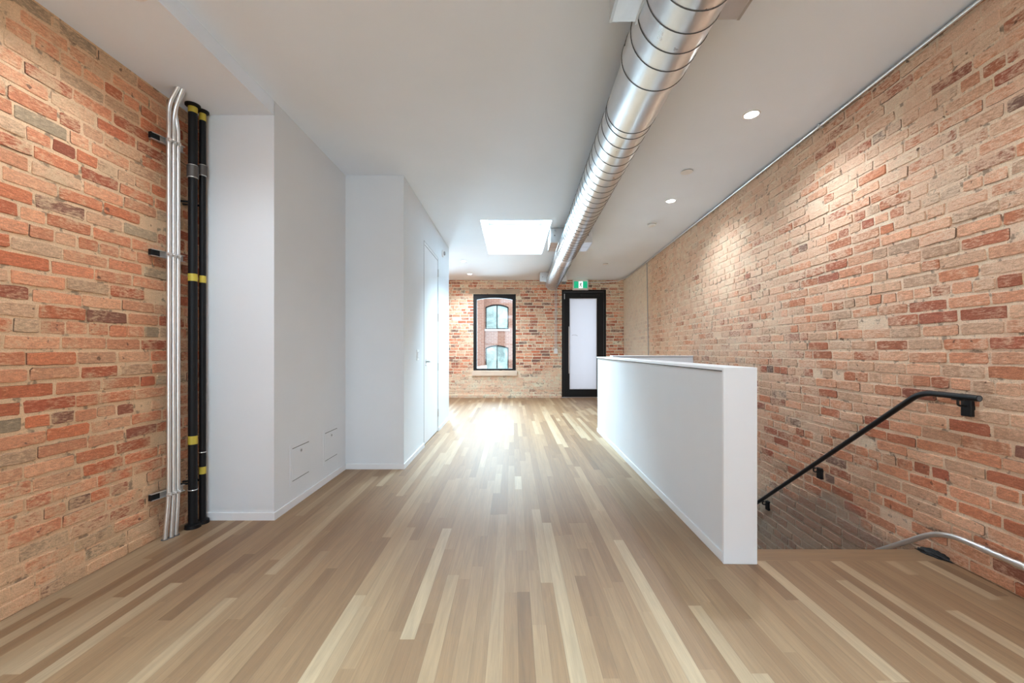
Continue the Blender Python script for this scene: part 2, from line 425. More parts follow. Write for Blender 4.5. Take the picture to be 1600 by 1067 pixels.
class Bricks:
    def __init__(s): s.v = []; s.f = []; s.mi = []; s.c = []
    def quad(s, pts, mi, col):
        k = len(s.v); s.v += pts; s.c += [col] * len(pts); s.f.append(tuple(range(k, k + len(pts)))); s.mi.append(mi)
    def region(s, u0, u1, v0, v1, fn, holes=(), pitch=0.0735, length=0.215, joint=0.015, seed=1, rough=1.0, header=6, face='brick'):
        rr = random.Random(seed)
        us = sorted({u0, u1} | {h[0] for h in holes} | {h[1] for h in holes}); vs = sorted({v0, v1} | {h[2] for h in holes} | {h[3] for h in holes})
        for i in range(len(us) - 1):
            for j in range(len(vs) - 1):
                a, b, c, d = us[i], us[i + 1], vs[j], vs[j + 1]
                if any(a >= h[0] - 1e-6 and b <= h[1] + 1e-6 and c >= h[2] - 1e-6 and d <= h[3] + 1e-6 for h in holes): continue
                nu = max(1, int((b - a) / 0.5)); nv = max(1, int((d - c) / 0.5))
                for p in range(nu):
                    for q in range(nv):
                        A0, A1 = a + (b - a) * p / nu, a + (b - a) * (p + 1) / nu
                        C0, C1 = c + (d - c) * q / nv, c + (d - c) * (q + 1) / nv
                        s.quad([fn(A0, C0, 0), fn(A1, C0, 0), fn(A1, C1, 0), fn(A0, C1, 0)], 1, (0.5, 0.5, 0.5, 1))
        row = int(math.floor(v0 / pitch))
        while row * pitch < v1:
            zb = row * pitch; zt = zb + pitch - joint * rr.uniform(0.8, 1.25)
            row += 1
            u = u0 - rr.random() * length
            hd = header and (row % header == 0)
            while u < u1:
                L = (length * 0.49 if hd or rr.random() < 0.10 else length * rr.uniform(0.92, 1.05))
                a, b = u, u + L - joint * rr.uniform(0.35, 1.1)
                u += L
                dz = rr.uniform(-0.003, 0.003)
                c, d = zb + dz, zt + dz
                a2, b2, c2, d2 = max(a, u0), min(b, u1), max(c, v0), min(d, v1)
                ok = True
                for h in holes:
                    if a2 < h[1] and b2 > h[0] and c2 < h[3] and d2 > h[2]:
                        if c2 < h[2] - 0.02: d2 = h[2]
                        elif d2 > h[3] + 0.02: c2 = h[3]
                        elif a2 < h[0] - 0.03: b2 = h[0]
                        elif b2 > h[1] + 0.03: a2 = h[1]
                        else: ok = False
                if not ok or b2 - a2 < 0.03 or d2 - c2 < 0.02: continue
                hgt = rr.uniform(0.001, 0.0065)
                if rr.random() < 0.012: hgt = -0.0
                if hgt <= 0: continue
                col = (rr.random(), rr.random(), rr.random(), 1)
                ring = []
                ch = min(0.007, (d2 - c2) * 0.2)
                j = 0.0024 * rough
                def P(x, y): return (x + rr.uniform(-j, j), y + rr.uniform(-j, j))
                n = 3 if b2 - a2 > 0.12 else 1
                cx = [ch * rr.uniform(0.3, 1.5) for _ in range(4)]
                ring += [P(a2 + cx[0], c2)] + [P(a2 + (b2 - a2) * k / (n + 1), c2) for k in range(1, n + 1)] + [P(b2 - cx[1], c2)]
                ring += [P(b2, c2 + cx[1] * .7), P(b2, d2 - cx[2] * .7)]
                ring += [P(b2 - cx[2], d2)] + [P(b2 - (b2 - a2) * k / (n + 1), d2) for k in range(1, n + 1)] + [P(a2 + cx[3], d2)]
                ring += [P(a2, d2 - cx[3] * .7), P(a2, c2 + cx[0] * .7)]
                mx, my = (a2 + b2) / 2, (c2 + d2) / 2
                lo = [fn(x, y, -0.002) for x, y in ring]
                ins = 0.0035
                def sh(x, y, t): 
                    return (x + (t if x < mx else -t), y + (t if y < my else -t))
                mid = [fn(*sh(x, y, ins * .3), hgt * .7) for x, y in ring]
                tp = [fn(*sh(x, y, ins), hgt + rr.uniform(-0.0004, 0.0004)) for x, y in ring]
                k = len(s.v); m = len(ring)
                s.v += lo + mid + tp
                # a dark crevice along part of the outline of some bricks
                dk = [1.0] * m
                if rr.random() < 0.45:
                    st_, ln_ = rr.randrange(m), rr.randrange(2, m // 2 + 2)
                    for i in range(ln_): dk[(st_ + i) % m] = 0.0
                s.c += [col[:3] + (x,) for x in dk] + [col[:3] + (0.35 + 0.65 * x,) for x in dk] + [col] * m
                for q in range(2):
                    for i in range(m):
                        s.f.append((k + q * m + i, k + q * m + (i + 1) % m, k + (q + 1) * m + (i + 1) % m, k + (q + 1) * m + i)); s.mi.append(0)
                s.f.append(tuple(k + 2 * m + i for i in range(m))); s.mi.append(0)
    def back(s, pts_list):
        for pts in pts_list: s.quad(pts, 1, (0.5, 0.5, 0.5, 1))
    def build(s, name, mats, parent=None):
        me = bpy.data.meshes.new(name); me.from_pydata(s.v, [], s.f)
        for m in mats: me.materials.append(m)
        me.polygons.foreach_set('material_index', s.mi)
        ca = me.color_attributes.new('brk', 'FLOAT_COLOR', 'POINT')
        ca.data.foreach_set('color', [x for c in s.c for x in c])
        o = bpy.data.objects.new(name, me); COL.objects.link(o)
        if parent: o.parent = parent
        return o

ZC = 2.89       # ceiling height
XL = -2.21      # left brick face
YB = 9.79       # back wall face
YF = -3.6       # street wall behind the camera

# left brick wall
B = Bricks()
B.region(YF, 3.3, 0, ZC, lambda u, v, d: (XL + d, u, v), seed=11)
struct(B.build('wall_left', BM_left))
# left side of the far room
B = Bricks()
B.region(6.6, YB, 0, ZC, lambda u, v, d: (XL + d, u, v), seed=12)
struct(B.build('wall_rear_left', BM_left))
# right brick wall, running down into the stairwell
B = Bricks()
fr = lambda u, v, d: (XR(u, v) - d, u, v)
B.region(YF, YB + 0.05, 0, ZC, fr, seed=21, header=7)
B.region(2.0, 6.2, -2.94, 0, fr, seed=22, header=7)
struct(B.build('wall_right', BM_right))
# back wall with window and door openings
WIN = (-0.952, 0.094, 0.67, 2.552)
ADDED_WIN = (-2.15, -1.68, 0.67, 2.5)  # opening added for light, hidden behind the partition
DOR = (1.224, 2.317, -0.01, 2.659)
B = Bricks()
B.region(XL, XB(YB) + 0.05, 0, ZC, lambda u, v, d: (u, YB - d, v), holes=[WIN, ADDED_WIN, DOR], seed=31, header=6)
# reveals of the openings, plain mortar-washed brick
for (a, b, c, d) in (WIN, ADDED_WIN, DOR):
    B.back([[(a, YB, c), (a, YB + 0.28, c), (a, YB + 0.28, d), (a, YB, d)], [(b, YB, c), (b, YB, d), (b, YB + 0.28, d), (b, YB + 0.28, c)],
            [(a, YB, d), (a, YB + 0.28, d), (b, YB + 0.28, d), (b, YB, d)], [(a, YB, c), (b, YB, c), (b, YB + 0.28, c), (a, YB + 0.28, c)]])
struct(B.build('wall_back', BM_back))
# low projecting ledge at the foot of the back wall
B = Bricks()
B.region(XL, 1.21, 0, 0.085, lambda u, v, d: (u, YB - 0.03 - d, v), seed=33, header=0)
B.back([[(XL, YB - 0.03, 0.085), (1.21, YB - 0.03, 0.085), (1.21, YB, 0.085), (XL, YB, 0.085)]])
struct(B.build('trim_1', BM_back))

# street wall behind the camera, with three tall windows added for light
mb = MB()
wins = [(-1.9, -0.8), (-0.45, 0.65), (1.0, 2.1)]
xs = [XL] + [x for w in wins for x in w] + [2.6]
for i in range(0, len(xs), 2): mb.box(xs[i], xs[i + 1], YF - 0.1, YF, 0, ZC)
for a, b in wins:
    mb.box(a, b, YF - 0.1, YF, 0, 0.5); mb.box(a, b, YF - 0.1, YF, 2.6, ZC)
struct(mb.build('wall_front', M_white))
for i, (a, b) in enumerate(wins):
    mb = MB()
    for x0, x1, z0, z1 in ((a, a + .05, .5, 2.6), (b - .05, b, .5, 2.6), (a + .05, b - .05, .5, .55), (a + .05, b - .05, 2.55, 2.6), (a + .05, b - .05, 1.5, 1.55)):
        mb.box(x0, x1, YF - .08, YF - .03, z0, z1)
    w = struct(mb.build('window_%d' % (i + 2), M_blackframe))

# ------------------------------------------------------------------ floor of oak strips
SX0, SX1, SY0, SY1 = 1.345, 2.62, 2.34, 5.62      # stairwell opening
def build_floor():
    v = []; f = []; c = []; mi = []
    w = 0.060; rr = random.Random(5)
    x = SX0 - w * 64
    while x < 2.72:
        xa, xb = x, x + w
        x += w
        if xb < XL - 0.05: continue
        y = YF + 0.0 - rr.random() * 0.8
        spans = []
        while y < YB + 0.02:
            L = rr.choice((0.3, 0.4, 0.5, 0.7, 0.9, 1.2, 1.6, 1.9)) * rr.uniform(0.85, 1.15)
            if xa > 1.3 and y < 2.3: L *= 1.7
            spans.append((y, min(y + L, YB + 0.02))); y += L
        for (a, b) in spans:
            pieces = [(a, b)]
            if xa >= SX0 - 1e-4:
                pieces = []
                if a < SY0 - 0.13: pieces.append((a, min(b, SY0 - 0.13)))
                if b > SY1: pieces.append((max(a, SY1), b))
            col = (rr.random(), rr.random())
            if rr.random() < 0.10: col = (rr.uniform(0.93, 1.0), col[1])
            for (p, q) in pieces:
                if q - p < 0.005: continue
                k = len(v)
                v += [(xa, p, 0), (xb, p, 0), (xb, q, 0), (xa, q, 0)]
                c += [(col[0], col[1], 0, 1), (col[0], col[1], 1, 1), (col[0], col[1], 1, 1), (col[0], col[1], 0, 1)]
                f.append((k, k + 1, k + 2, k + 3)); mi.append(0)
    # slab under the strips
    for (a, b, y0, y1) in ((XL, SX0, YF, YB), (SX0, 2.72, YF, SY0 - 0.14), (SX0, 2.72, SY1, YB)):
        k = len(v)
        v += [(a, y0, -.25), (b, y0, -.25), (b, y1, -.25), (a, y1, -.25), (a, y0, -.002), (b, y0, -.002), (b, y1, -.002), (a, y1, -.002)]
        c += [(0.4, 0.5, 0.5, 1)] * 8
        for q in [(0, 3, 2, 1), (4, 5, 6, 7), (0, 1, 5, 4), (1, 2, 6, 5), (2, 3, 7, 6), (3, 0, 4, 7)]:
            f.append(tuple(k + i for i in q)); mi.append(1)
    me = bpy.data.meshes.new('floor'); me.from_pydata(v, [], f)
    me.materials.append(M_floor); me.materials.append(M_white); me.polygons.foreach_set('material_index', mi)
    ca = me.color_attributes.new('plk', 'FLOAT_COLOR', 'POINT'); ca.data.foreach_set('color', [t for q in c for t in q])
    o = bpy.data.objects.new('floor', me); COL.objects.link(o)
    return struct(o)
build_floor()
def plank_obj(mb, name, parent, rnd=(0.4, 0.5), horizontal=True):
    o = mb.build(name, M_wood_x if horizontal else M_floor, parent)
    me = o.data
    ca = me.color_attributes.new('plk', 'FLOAT_COLOR', 'POINT')
    ca.data.foreach_set('color', [t for _ in me.vertices for t in (rnd[0], rnd[1], 0.5, 1)])
    return o
# same oak with the grain running across (nosing, treads)
M_wood_x = M_floor.copy(); M_wood_x.name = 'oak_cross_grain'
for n in M_wood_x.node_tree.nodes:
    if n.type == 'MAPPING':
        s = n.inputs['Scale'].default_value; n.inputs['Scale'].default_value = (s[1], s[0], s[0])

# ------------------------------------------------------------------ ceiling, soffit, skylight
SKX0, SKX1, SKY0, SKY1 = -0.42, 0.53, 5.27, 7.13
S2 = (-0.54, 0.36, -1.7, -0.1)  # unseen second skylight, added for its light
mb = MB()
def holed(mb, x0, x1, y0, y1, z0, z1, holes):
    xs = sorted({x0, x1} | {h[0] for h in holes} | {h[1] for h in holes}); ys = sorted({y0, y1} | {h[2] for h in holes} | {h[3] for h in holes})
    for i in range(len(xs) - 1):
        for j in range(len(ys) - 1):
            if any(xs[i] >= h[0] - 1e-6 and xs[i + 1] <= h[1] + 1e-6 and ys[j] >= h[2] - 1e-6 and ys[j + 1] <= h[3] + 1e-6 for h in holes): continue
            mb.box(xs[i], xs[i + 1], ys[j], ys[j + 1], z0, z1)
holed(mb, XL, 2.80, YF, YB, ZC, ZC + 0.12, [(SKX0, SKX1, SKY0, SKY1), S2])
struct(mb.build('ceiling', M_ceil))
struct(MB().box(XL + 0.0, -1.64, YF, 2.75, 2.79, ZC).build('ceiling_soffit', M_ceil))

def skylight(x0, x1, y0, y1, label):
    t = empty('skylight', label, 'skylight', ((x0 + x1) / 2, (y0 + y1) / 2, ZC))
    lx, ly = (x1 - x0) / 2, (y1 - y0) / 2
    mb = MB(); h = 0.55
    mb.box(-lx - .02, -lx, -ly - .02, ly + .02, .12, h).box(lx, lx + .02, -ly - .02, ly + .02, .12, h)
    mb.box(-lx, lx, -ly - .02, -ly, .12, h).box(-lx, lx, ly, ly + .02, .12, h)
    mb.build('shaft', M_white, t)
    mb = MB()
    mb.box(-lx - .04, -lx + .03, -ly - .04, ly + .04, h, h + .05).box(lx - .03, lx + .04, -ly - .04, ly + .04, h, h + .05)
    mb.box(-lx + .03, lx - .03, -ly - .04, -ly + .03, h, h + .05).box(-lx + .03, lx - .03, ly - .03, ly + .04, h, h + .05)
    mb.build('frame', M_trim, t)
    MB().box(-lx + .03, lx - .03, -ly + .03, ly - .03, h + .02, h + .03).build('pane', M_glass, t)
    return t
skylight(SKX0, SKX1, SKY0, SKY1, 'bright rectangular skylight opening in the ceiling left of the metal duct')
skylight(S2[0], S2[1], S2[2], S2[3], 'added second skylight, unseen near the street end, for extra light')

# ------------------------------------------------------------------ white partitions on the left
struct(MB().box(-2.12, -1.64, 2.745, 3.92, 0, ZC).build('wall_chase', M_white))
DY0, DY1, DZ = 4.81, 5.745, 2.50
mb = MB()
mb.box(XL, -1.125, 3.92, 6.72, 0, ZC)
mb.box(-1.125, -1.065, 3.92, DY0, 0, ZC).box(-1.125, -1.065, DY1, 6.72, 0, ZC).box(-1.125, -1.065, DY0, DY1, DZ, ZC)
struct(mb.build('wall_partition', M_white))
# baseboards
bh, bt = 0.052, 0.009
struct(MB().box(-2.125, -1.631, 2.736, 2.745, 0, bh).box(-1.64, -1.631, 2.745, 3.911, 0, bh).build('baseboard_chase', M_trim))
struct(MB().box(-1.631, -1.056, 3.911, 3.92, 0, bh).box(-1.065, -1.056, 3.92, DY0, 0, bh).box(-1.065, -1.056, DY1 + 0.02, 6.729, 0, bh).box(XL, -1.056, 6.72, 6.729, 0, bh).build('baseboard_partition', M_trim))

# flush door in the partition
door = MB().rbox(-1.11, -1.072, 4.885, 5.735, 0.012, 2.462, 0.002).build('door_1', M_door)
struct(door)
MB().box(-1.118, -1.070, 4.835, 4.880, 0, 2.50).box(-1.118, -1.070, 4.880, 5.745, 2.468, 2.50).build('jamb', M_trim, door)
MB().box(-1.122, -1.0665, 4.811, 4.834, 0, 2.50).box(-1.122, -1.0735, 4.88, 4.885, 0, 2.468).box(-1.122, -1.0735, 5.735, 5.745, 0, 2.468).box(-1.122, -1.0735, 4.885, 5.735, 2.462, 2.468).build('painted_shadow_gap', M_reveal, door)  # dark strips nearly flush with the surface, painting the reveal's shadow lines
for z in (0.27, 0.93, 1.64, 2.28):
    mb = MB(); mb.tube([(-1.066, 5.742, z - .055), (-1.066, 5.742, z + .055)], 0.009, 10); mb.rbox(-1.074, -1.068, 5.728, 5.758, z - .055, z + .055, .001)
    mb.build('hinge', M_steel, door, smooth=True)
h = MB(); h.lathe([(0.0, .0), (.026, 0), (.026, .006), (.012, .009), (.010, .045), (0, .045)], (-1.072, 4.955, 1.03), 'x', 24)
h.tube(fillet([(-1.035, 4.955, 1.03), (-1.022, 4.957, 1.03), (-1.020, 4.985, 1.03), (-1.024, 5.085, 1.03)], .01), .008, 10)
h.rbox(-1.0725, -1.069, 4.93, 4.98, .975, 1.01, .001)
h.build('lever_handle', M_steel, door, smooth=True)

# ------------------------------------------------------------------ things on the white walls
def access_panel(y0, y1, z0, z1, label):
    x = -1.64
    t = empty('access_panel', label, 'access panel', (x, (y0 + y1) / 2, z0), group='flush access panels low on the white wall')
    ly = (y1 - y0) / 2; H = z1 - z0
    mb = MB()
    mb.box(0, .0035, -ly - .03, -ly, -.03, H + .03).box(0, .0035, ly, ly + .03, -.03, H + .03).box(0, .0035, -ly, ly, H, H + .03).box(0, .0035, -ly, ly, -.03, 0)
    mb.build('frame', M_white, t)
    MB().box(0, .0012, -ly, ly, 0, H).build('painted_shadow_gap', M_reveal, t)  # dark sheet painting the shade in the gap round the panel door
    d = MB().rbox(.001, .0045, -ly + .0015, ly - .0015, .006, H - .006, .0006).build('door', M_white, t)
    l = MB(); l.lathe([(.011, 0), (.011, .003), (.009, .004), (0, .004)], (.0045, 0, H - .042), 'x', 20); l.build('latch', M_steel, d)
    MB().box(.0085, .0092, -.002, .002, H - .05, H - .034).build('latch_slot', M_reveal, d)
    return t
access_panel(2.967, 3.213, 0.189, 0.437, 'larger-looking nearer square access panel low on the white wall')
access_panel(3.486, 3.732, 0.195, 0.443, 'farther square access panel next to the inner corner of the white wall')

sw = empty('light_switch', 'white double light switch on the wall beside the flush white door', 'light switch', (-1.065, 4.50, 1.055))
MB().rbox(0, .006, -.055, .055, 0, .12, .0025).build('face_plate', M_plastic, sw)
for y in (-.024, .024):
    r_ = MB().rbox(.006, .0085, y - .017, y + .017, .027, .093, .001).build('rocker', M_trim, sw)
    MB().box(.006, .0065, y - .0185, y + .0185, .0255, .0945).build('rocker_gap_shade', M_reveal, r_)

al = empty('wall_sounder', 'small round white alarm sounder high on the wall past the flush door', 'alarm', (-1.065, 6.08, 2.646))
MB().lathe([(.055, 0), (.055, .012), (.050, .020), (.030, .026)], (0, 0, 0), 'x', 32).build('body', M_plastic, al, smooth=True)
MB().lathe([(.030, .026), (.030, .040), (.022, .048), (0, .050)], (0, 0, 0), 'x', 28).build('lens', M_greyplastic, al, smooth=True)

# ------------------------------------------------------------------ half wall round the stairwell
sk = -math.atan(0.018)
hw = empty('half_wall', 'long white half wall guarding the left side of the stairwell', 'half wall', (1.157, 2.178, 0), sk)
MB().box(.012, .183, .02, 3.56, 0, 1.052).build('core', M_white, hw)
MB().rbox(0, .183, 0, .018, 0, 1.075, .002).build('end_board', M_trim, hw)
MB().rbox(0, .188, .018, 3.56, 1.058, 1.075, .002).build('cap', M_trim, hw)
MB().box(.002, .18, .018, 3.558, 1.052, 1.058).box(.006, .018, .0185, .023, 0, 1.055).build('painted_shadow_gap', M_reveal, hw)  # dark fill painting the shadow line under the cap and beside the end board
MB().rbox(.002, .012, .024, 3.566, 0, .052, .0015).build('baseboard', M_trim, hw)
MB().box(.165, .183, .02, 3.56, -.25, 0).build('stairwell_side', M_white, hw)
h2 = empty('half_wall', 'short white half wall across the far end of the stairwell, meeting the brick', 'half wall', (1.38, 5.60, 0))
MB().box(.03, 1.21, 0, .12, -.25, 1.072).build('core', M_white, h2)
MB().rbox(.03, 1.215, -.008, .128, 1.078, 1.095, .002).build('cap', M_trim, h2)
MB().box(.03, 1.21, -.004, .124, 1.072, 1.078).build('painted_shadow_gap', M_reveal, h2)  # shade under the cap, painted as a dark layer

# stairwell below
struct(MB().box(1.19, 1.345, 2.0, 6.0, -2.94, -.25).build('wall_stairwell_left', M_white))
struct(MB().box(1.19, 2.75, 5.95, 6.05, -2.94, -.25).build('wall_stairwell_end', M_white))
struct(MB().box(1.19, 2.75, 2.0, 6.05, -3.0, -2.94).build('floor_lower', M_concrete))
st = empty('staircase', 'oak staircase going down between the half wall and the brick wall', 'staircase', (1.345, 2.34, 0))
def px(y): return XB(y) - 1.345 + 0.0
nose = MB()
def tread(y0, y1, z, th=.03):
    a, b = XB(y0 + 2.34) - 1.35, XB(y1 + 2.34) - 1.35
    return MB().hexa([(0.002, y0, z - th), (a, y0, z - th), (b, y1, z - th), (0.002, y1, z - th), (0.002, y0, z), (a, y0, z), (b, y1, z), (0.002, y1, z)])
plank_obj(tread(-.13, 0.0, 0.0, .035), 'nosing_board', st, (0.36, 0.3))
rise, run = 0.188, 0.25
for i in range(13):
    z = -rise * (i + 1); y = run * i
    plank_obj(tread(y - .02, y + run, z), 'tread', st, (R.uniform(.25, .6), R.random()))
    a = XB(y + 2.34) - 1.35
    MB().box(0.002, a, y - .022, y - .004, z, z + rise - .03).build('riser', M_white, st)

# ------------------------------------------------------------------ black hand rail on the brick
def RX(y, z, off=0.062): return XR(y, z) - off
hr = empty('handrail', 'black metal handrail sloping down the right brick wall', 'handrail', (2.40, 1.975, 0.0))
def rel(p, t): return (p[0] - t.location[0], p[1] - t.location[1], p[2] - t.location[2])
pts = [(RX(1.975, .93), 1.975, .93), (RX(2.27, .93), 2.27, .93), (RX(3.93, -.30), 3.93, -.32), (RX(5.45, -1.4), 5.45, -1.465)]
MB().tube([rel(p, hr) for p in fillet(pts, .07, 8)], .0158, 20).build('rail', M_black, hr, smooth=True)
e = rel(pts[0], hr)
MB().lathe([(.0125, -.0006), (.0125, .0)], e, 'y', 20).build('end_opening', M_reveal, hr)
def bracket(y, z):
    x = RX(y, z); xw = XR(y, z)
    mb = MB()
    mb.tube([rel(p, hr) for p in fillet([(x, y, z - .014), (x, y, z - .05), (xw - .006, y, z - .05)], .02)], .0055, 10)
    mb.rbox(*[q for a, b in ((x - .012 - hr.location[0], x + .012 - hr.location[0]), (y - .022 - hr.location[1], y + .022 - hr.location[1]), (z - .020, z - .014)) for q in (a, b)], .001)
    b = mb.build('bracket', M_black, hr, smooth=True)
    xa = xw - hr.location[0]; ya = y - hr.location[1]
    MB().rbox(xa - .022, xa + .012, ya - .024, ya + .024, z - .105, z - .018, .004).build('wall_plate', M_black, b)
bracket(2.075, .93); bracket(3.17, .93 - (3.17 - 2.27) * .753); bracket(3.88, .93 - (3.88 - 2.27) * .753); bracket(5.2, .93 - (5.2 - 2.27) * .753)

# conduit running along the foot of the right wall and down the stair
cd = empty('wall_conduit', 'galvanised conduit low on the right brick wall bending down the stairwell', 'conduit', (2.38, 1.0, 0.0))
def CX(y, z): return XR(y, z) - .028
P = [(CX(-.5, .165), -.5, .165), (CX(2.22, .165), 2.22, .165), (CX(2.69, -.17), 2.69, -.20), (CX(4.4, -1.5), 4.4, -1.56)]
MB().tube([rel(p, cd) for p in fillet(P, .13, 8)], .0145, 16).build('pipe', M_emt, cd, smooth=True)
for y in (1.86, 2.02, 0.6):
    MB().tube([rel((CX(y - .02, .165), y - .02, .165), cd), rel((CX(y + .02, .165), y + .02, .165), cd)], .0172, 16).build('coupling', M_emt, cd, smooth=True)

# black foam wad at the end of the stair nosing
bm = bmesh.new(); bmesh.ops.create_icosphere(bm, subdivisions=4, radius=1)
for v in bm.verts:
    k = 1 + 0.35 * mnoise.noise(v.co * 2.2) + 0.12 * mnoise.noise(v.co * 7)
    v.co = Vector((v.co.x * .028 * k, v.co.y * .075 * k, max(-.0, v.co.z * .030 * k)))
me = bpy.data.meshes.new('foam_wad'); bm.to_mesh(me); bm.free(); me.materials.append(M_rubber)
o = bpy.data.objects.new('foam_wad', me); COL.objects.link(o); o.location = (2.405, 2.27, .0); o.rotation_euler = (0, 0, .25)
tag(o, 'black crumpled foam lump on the floor at the stair edge beside the brick', 'foam')

# ------------------------------------------------------------------ conduits and gas pipes at the left
def emt(path, label):
    t = empty('vertical_conduit', label, 'conduit', (path[0][0], path[0][1], 0), group='three bright conduits by the left brick wall')
    MB().tube([rel(p, t) for p in fillet(path, .09, 8)], .0118, 16).build('pipe', M_emt, t, smooth=True)
    c = MB()
    p = path[0]; c.lathe([(.02, 0), (.02, .002), (.014, .003)], (0, 0, 0), 'z', 20)
    c.build('floor_collar', M_reveal, t)
    return t
T1 = (-2.14, 2.463, 0); 
emt([(-2.144, 2.460, 0), (-2.137, 2.479, .26), (-2.137, 2.479, 2.70), (-2.055, 2.455, 2.80)], 'leftmost of the three bright vertical conduits by the left brick wall')
emt([(-2.133, 2.492, 0), (-2.132, 2.508, .26), (-2.132, 2.508, 2.66), (-2.045, 2.475, 2.80)], 'middle of the three bright vertical conduits by the left brick wall')
emt([(-2.127, 2.520, 0), (-2.126, 2.535, .26), (-2.126, 2.535, 2.58), (-2.120, 2.50, 2.68), (-2.06, 2.50, 2.80)], 'rightmost of the three bright vertical conduits, nearest the black pipes')
def strut(z, label):
    t = empty('strut_clamp', label, 'pipe clamp', (-2.19, 2.41, z), group='strut clamps holding the three conduits')
    dx, dy = .050, .190; L = math.hypot(dx, dy); ux, uy = dx / L, dy / L; nx, ny = uy, -ux
    def q(a, b, h): return (a * ux + b * nx, a * uy + b * ny, h)
    def bar(a0, a1, b0, b1, h0, h1): return [q(a0, b0, h0), q(a1, b0, h0), q(a1, b1, h0), q(a0, b1, h0), q(a0, b0, h1), q(a1, b0, h1), q(a1, b1, h1), q(a0, b1, h1)]
    m = MB(); m.hexa(bar(0, L, -.012, .010, -.020, -.0175)).hexa(bar(0, L, -.012, .010, .0175, .020)).hexa(bar(0, L, -.012, -.0095, -.020, .020))
    m.build('channel', M_zinc, t)
    MB().hexa(bar(-.004, .002, -.0095, .012, -.0175, .0175)).hexa(bar(.0, .05, -.0095, .004, -.017, .017)).build('end_cap', M_blackpipe, t)
    for (x, y) in ((-2.137, 2.479), (-2.132, 2.508), (-2.126, 2.535)):
        cx, cy = x + 2.19, y - 2.41
        c = MB(); c.lathe([(.0145, -.008), (.0150, -.008), (.0150, .008), (.0145, .008)], (cx, cy, 0), 'z', 18)
        c.lathe([(.0120, -.012), (.0150, -.012), (.0150, -.008), (.0120, -.008)], (cx, cy, 0), 'z', 18)
        c.rbox(cx + .008, cx + .024, cy - .018, cy - .004, -.010, .010, .002)
        c.tube([(cx + .006, cy - .020, 0), (cx + .032, cy - .016, 0)], .0045, 8)
        c.build('pipe_strap', M_zinc, t, smooth=True)
strut(2.475, 'top strut clamp across the three conduits near the soffit')
strut(1.765, 'middle strut clamp across the three conduits')
strut(0.275, 'lowest strut clamp across the three conduits near the floor')

def gas_pipe(x, y, r, bands, coup, clips, label):
    t = empty('gas_pipe', label, 'pipe', (x, y, 0), group='black pipes beside the white chase')
    MB().tube([(0, 0, 0), (0, 0, .9), (0, 0, 1.8), (0, 0, 2.79)], r, 24).build('pipe', M_blackpipe, t, smooth=True)
    for (a, b) in bands:
        MB().lathe([(r, a), (r + .0012, a), (r + .0012, b), (r, b)], (0, 0, 0), 'z', 24).build('yellow_band', M_yellow, t, smooth=True)['label'] = 'yellow tape band'
    c = MB().lathe([(r, coup[0]), (r + .007, coup[0]), (r + .007, coup[1]), (r, coup[1])], (0, 0, 0), 'z', 24).build('coupling', M_coupling, t, smooth=True)
    for z in coup: MB().lathe([(r + .001, z - .006), (r + .004, z - .004), (r + .004, z + .004), (r + .001, z + .006)], (0, 0, 0), 'z', 24).build('sealant_ring', M_zinc, c, smooth=True)
    MB().lathe([(r, 2.772), (r + .018, 2.780), (r + .018, 2.79), (r, 2.79)], (0, 0, 0), 'z', 24).build('ceiling_flange', M_blackpipe, t, smooth=True)
    MB().lathe([(r + .020, 0), (r + .018, .022), (r + .003, .03), (r, .03)], (0, 0, 0), 'z', 24).build('floor_flange', M_blackpipe, t, smooth=True)
    for z in clips:
        k = MB().lathe([(r + .0005, z - .003), (r + .003, z), (r + .0005, z + .003)], (0, 0, 0), 'z', 24)
        k.build('hanger_ring', M_zinc, t, smooth=True)
    for z in (.29, 2.15):
        MB().tube([(-r, 0, z), (-(x - XL) + .0, -.03, z)], .007, 8).build('wall_hook', M_blackpipe, t, smooth=True)
gas_pipe(-2.108, 2.63, .0255, [(2.734, 2.772), (1.6245, 1.673), (.551, .606)], (2.31, 2.384), (.25,), 'thicker black pipe with yellow bands, left of the two')
gas_pipe(-2.098, 2.700, .0195, [(2.722, 2.770), (1.626, 1.673), (.334, .382)], (2.353, 2.418), (.48,), 'thinner black pipe with yellow bands, against the white chase')

# ------------------------------------------------------------------ duct
dk = 0.024
du = empty('spiral_duct', 'round galvanised spiral duct hanging along the ceiling', 'duct', (0.745, 1.83, 2.705), -math.atan(dk))
def yl(Y): return Y - 1.83
rA, rB = .174, .157
y0, y1, y2, y3 = yl(-1.6), yl(2.12), yl(2.53), yl(9.15)
MB().tube([(0, y0, 0), (0, -1, 0), (0, 0, 0), (0, y1, 0)], rA, 64).build('wide_run', M_duct, du, smooth=True)
sl = MB().tube([(0, y1 - .02, 0), (0, y2, 0)], rB + .002, 64).build('sleeve', M_duct, du, smooth=True)
nr = MB().tube([(0, y2, 0), (0, 1.5, 0), (0, 3, 0), (0, 4.5, 0), (0, 6, 0), (0, y3, 0)], rB, 64).build('narrow_run', M_duct, du, smooth=True)
def helix(a, b, r, pitch, name, ph=0):
    pts = []; n = int((b - a) / pitch * 48)
    for i in range(n + 1):
        t = ph + 2 * PI * i / 48
        pts.append((r * math.cos(t), a + pitch * i / 48, r * math.sin(t)))
    MB().tube(pts, .0026, 6).build(name, M_seam, du, smooth=True)
helix(y0, y1 - .09, rA + .0008, .116, 'spiral_seam', 1.2)
helix(y2 + .01, y3 - .02, rB + .0008, .127, 'spiral_seam', 1.7)
for yy, rr_ in ((y1 - .028, rA), (y2, rB + .002)):
    MB().lathe([(rr_, -.003), (rr_ + .0025, -.002), (rr_ + .0025, .002), (rr_, .003)], (0, yy, 0), 'y', 64).build('joint_ring', M_seam, du, smooth=True)
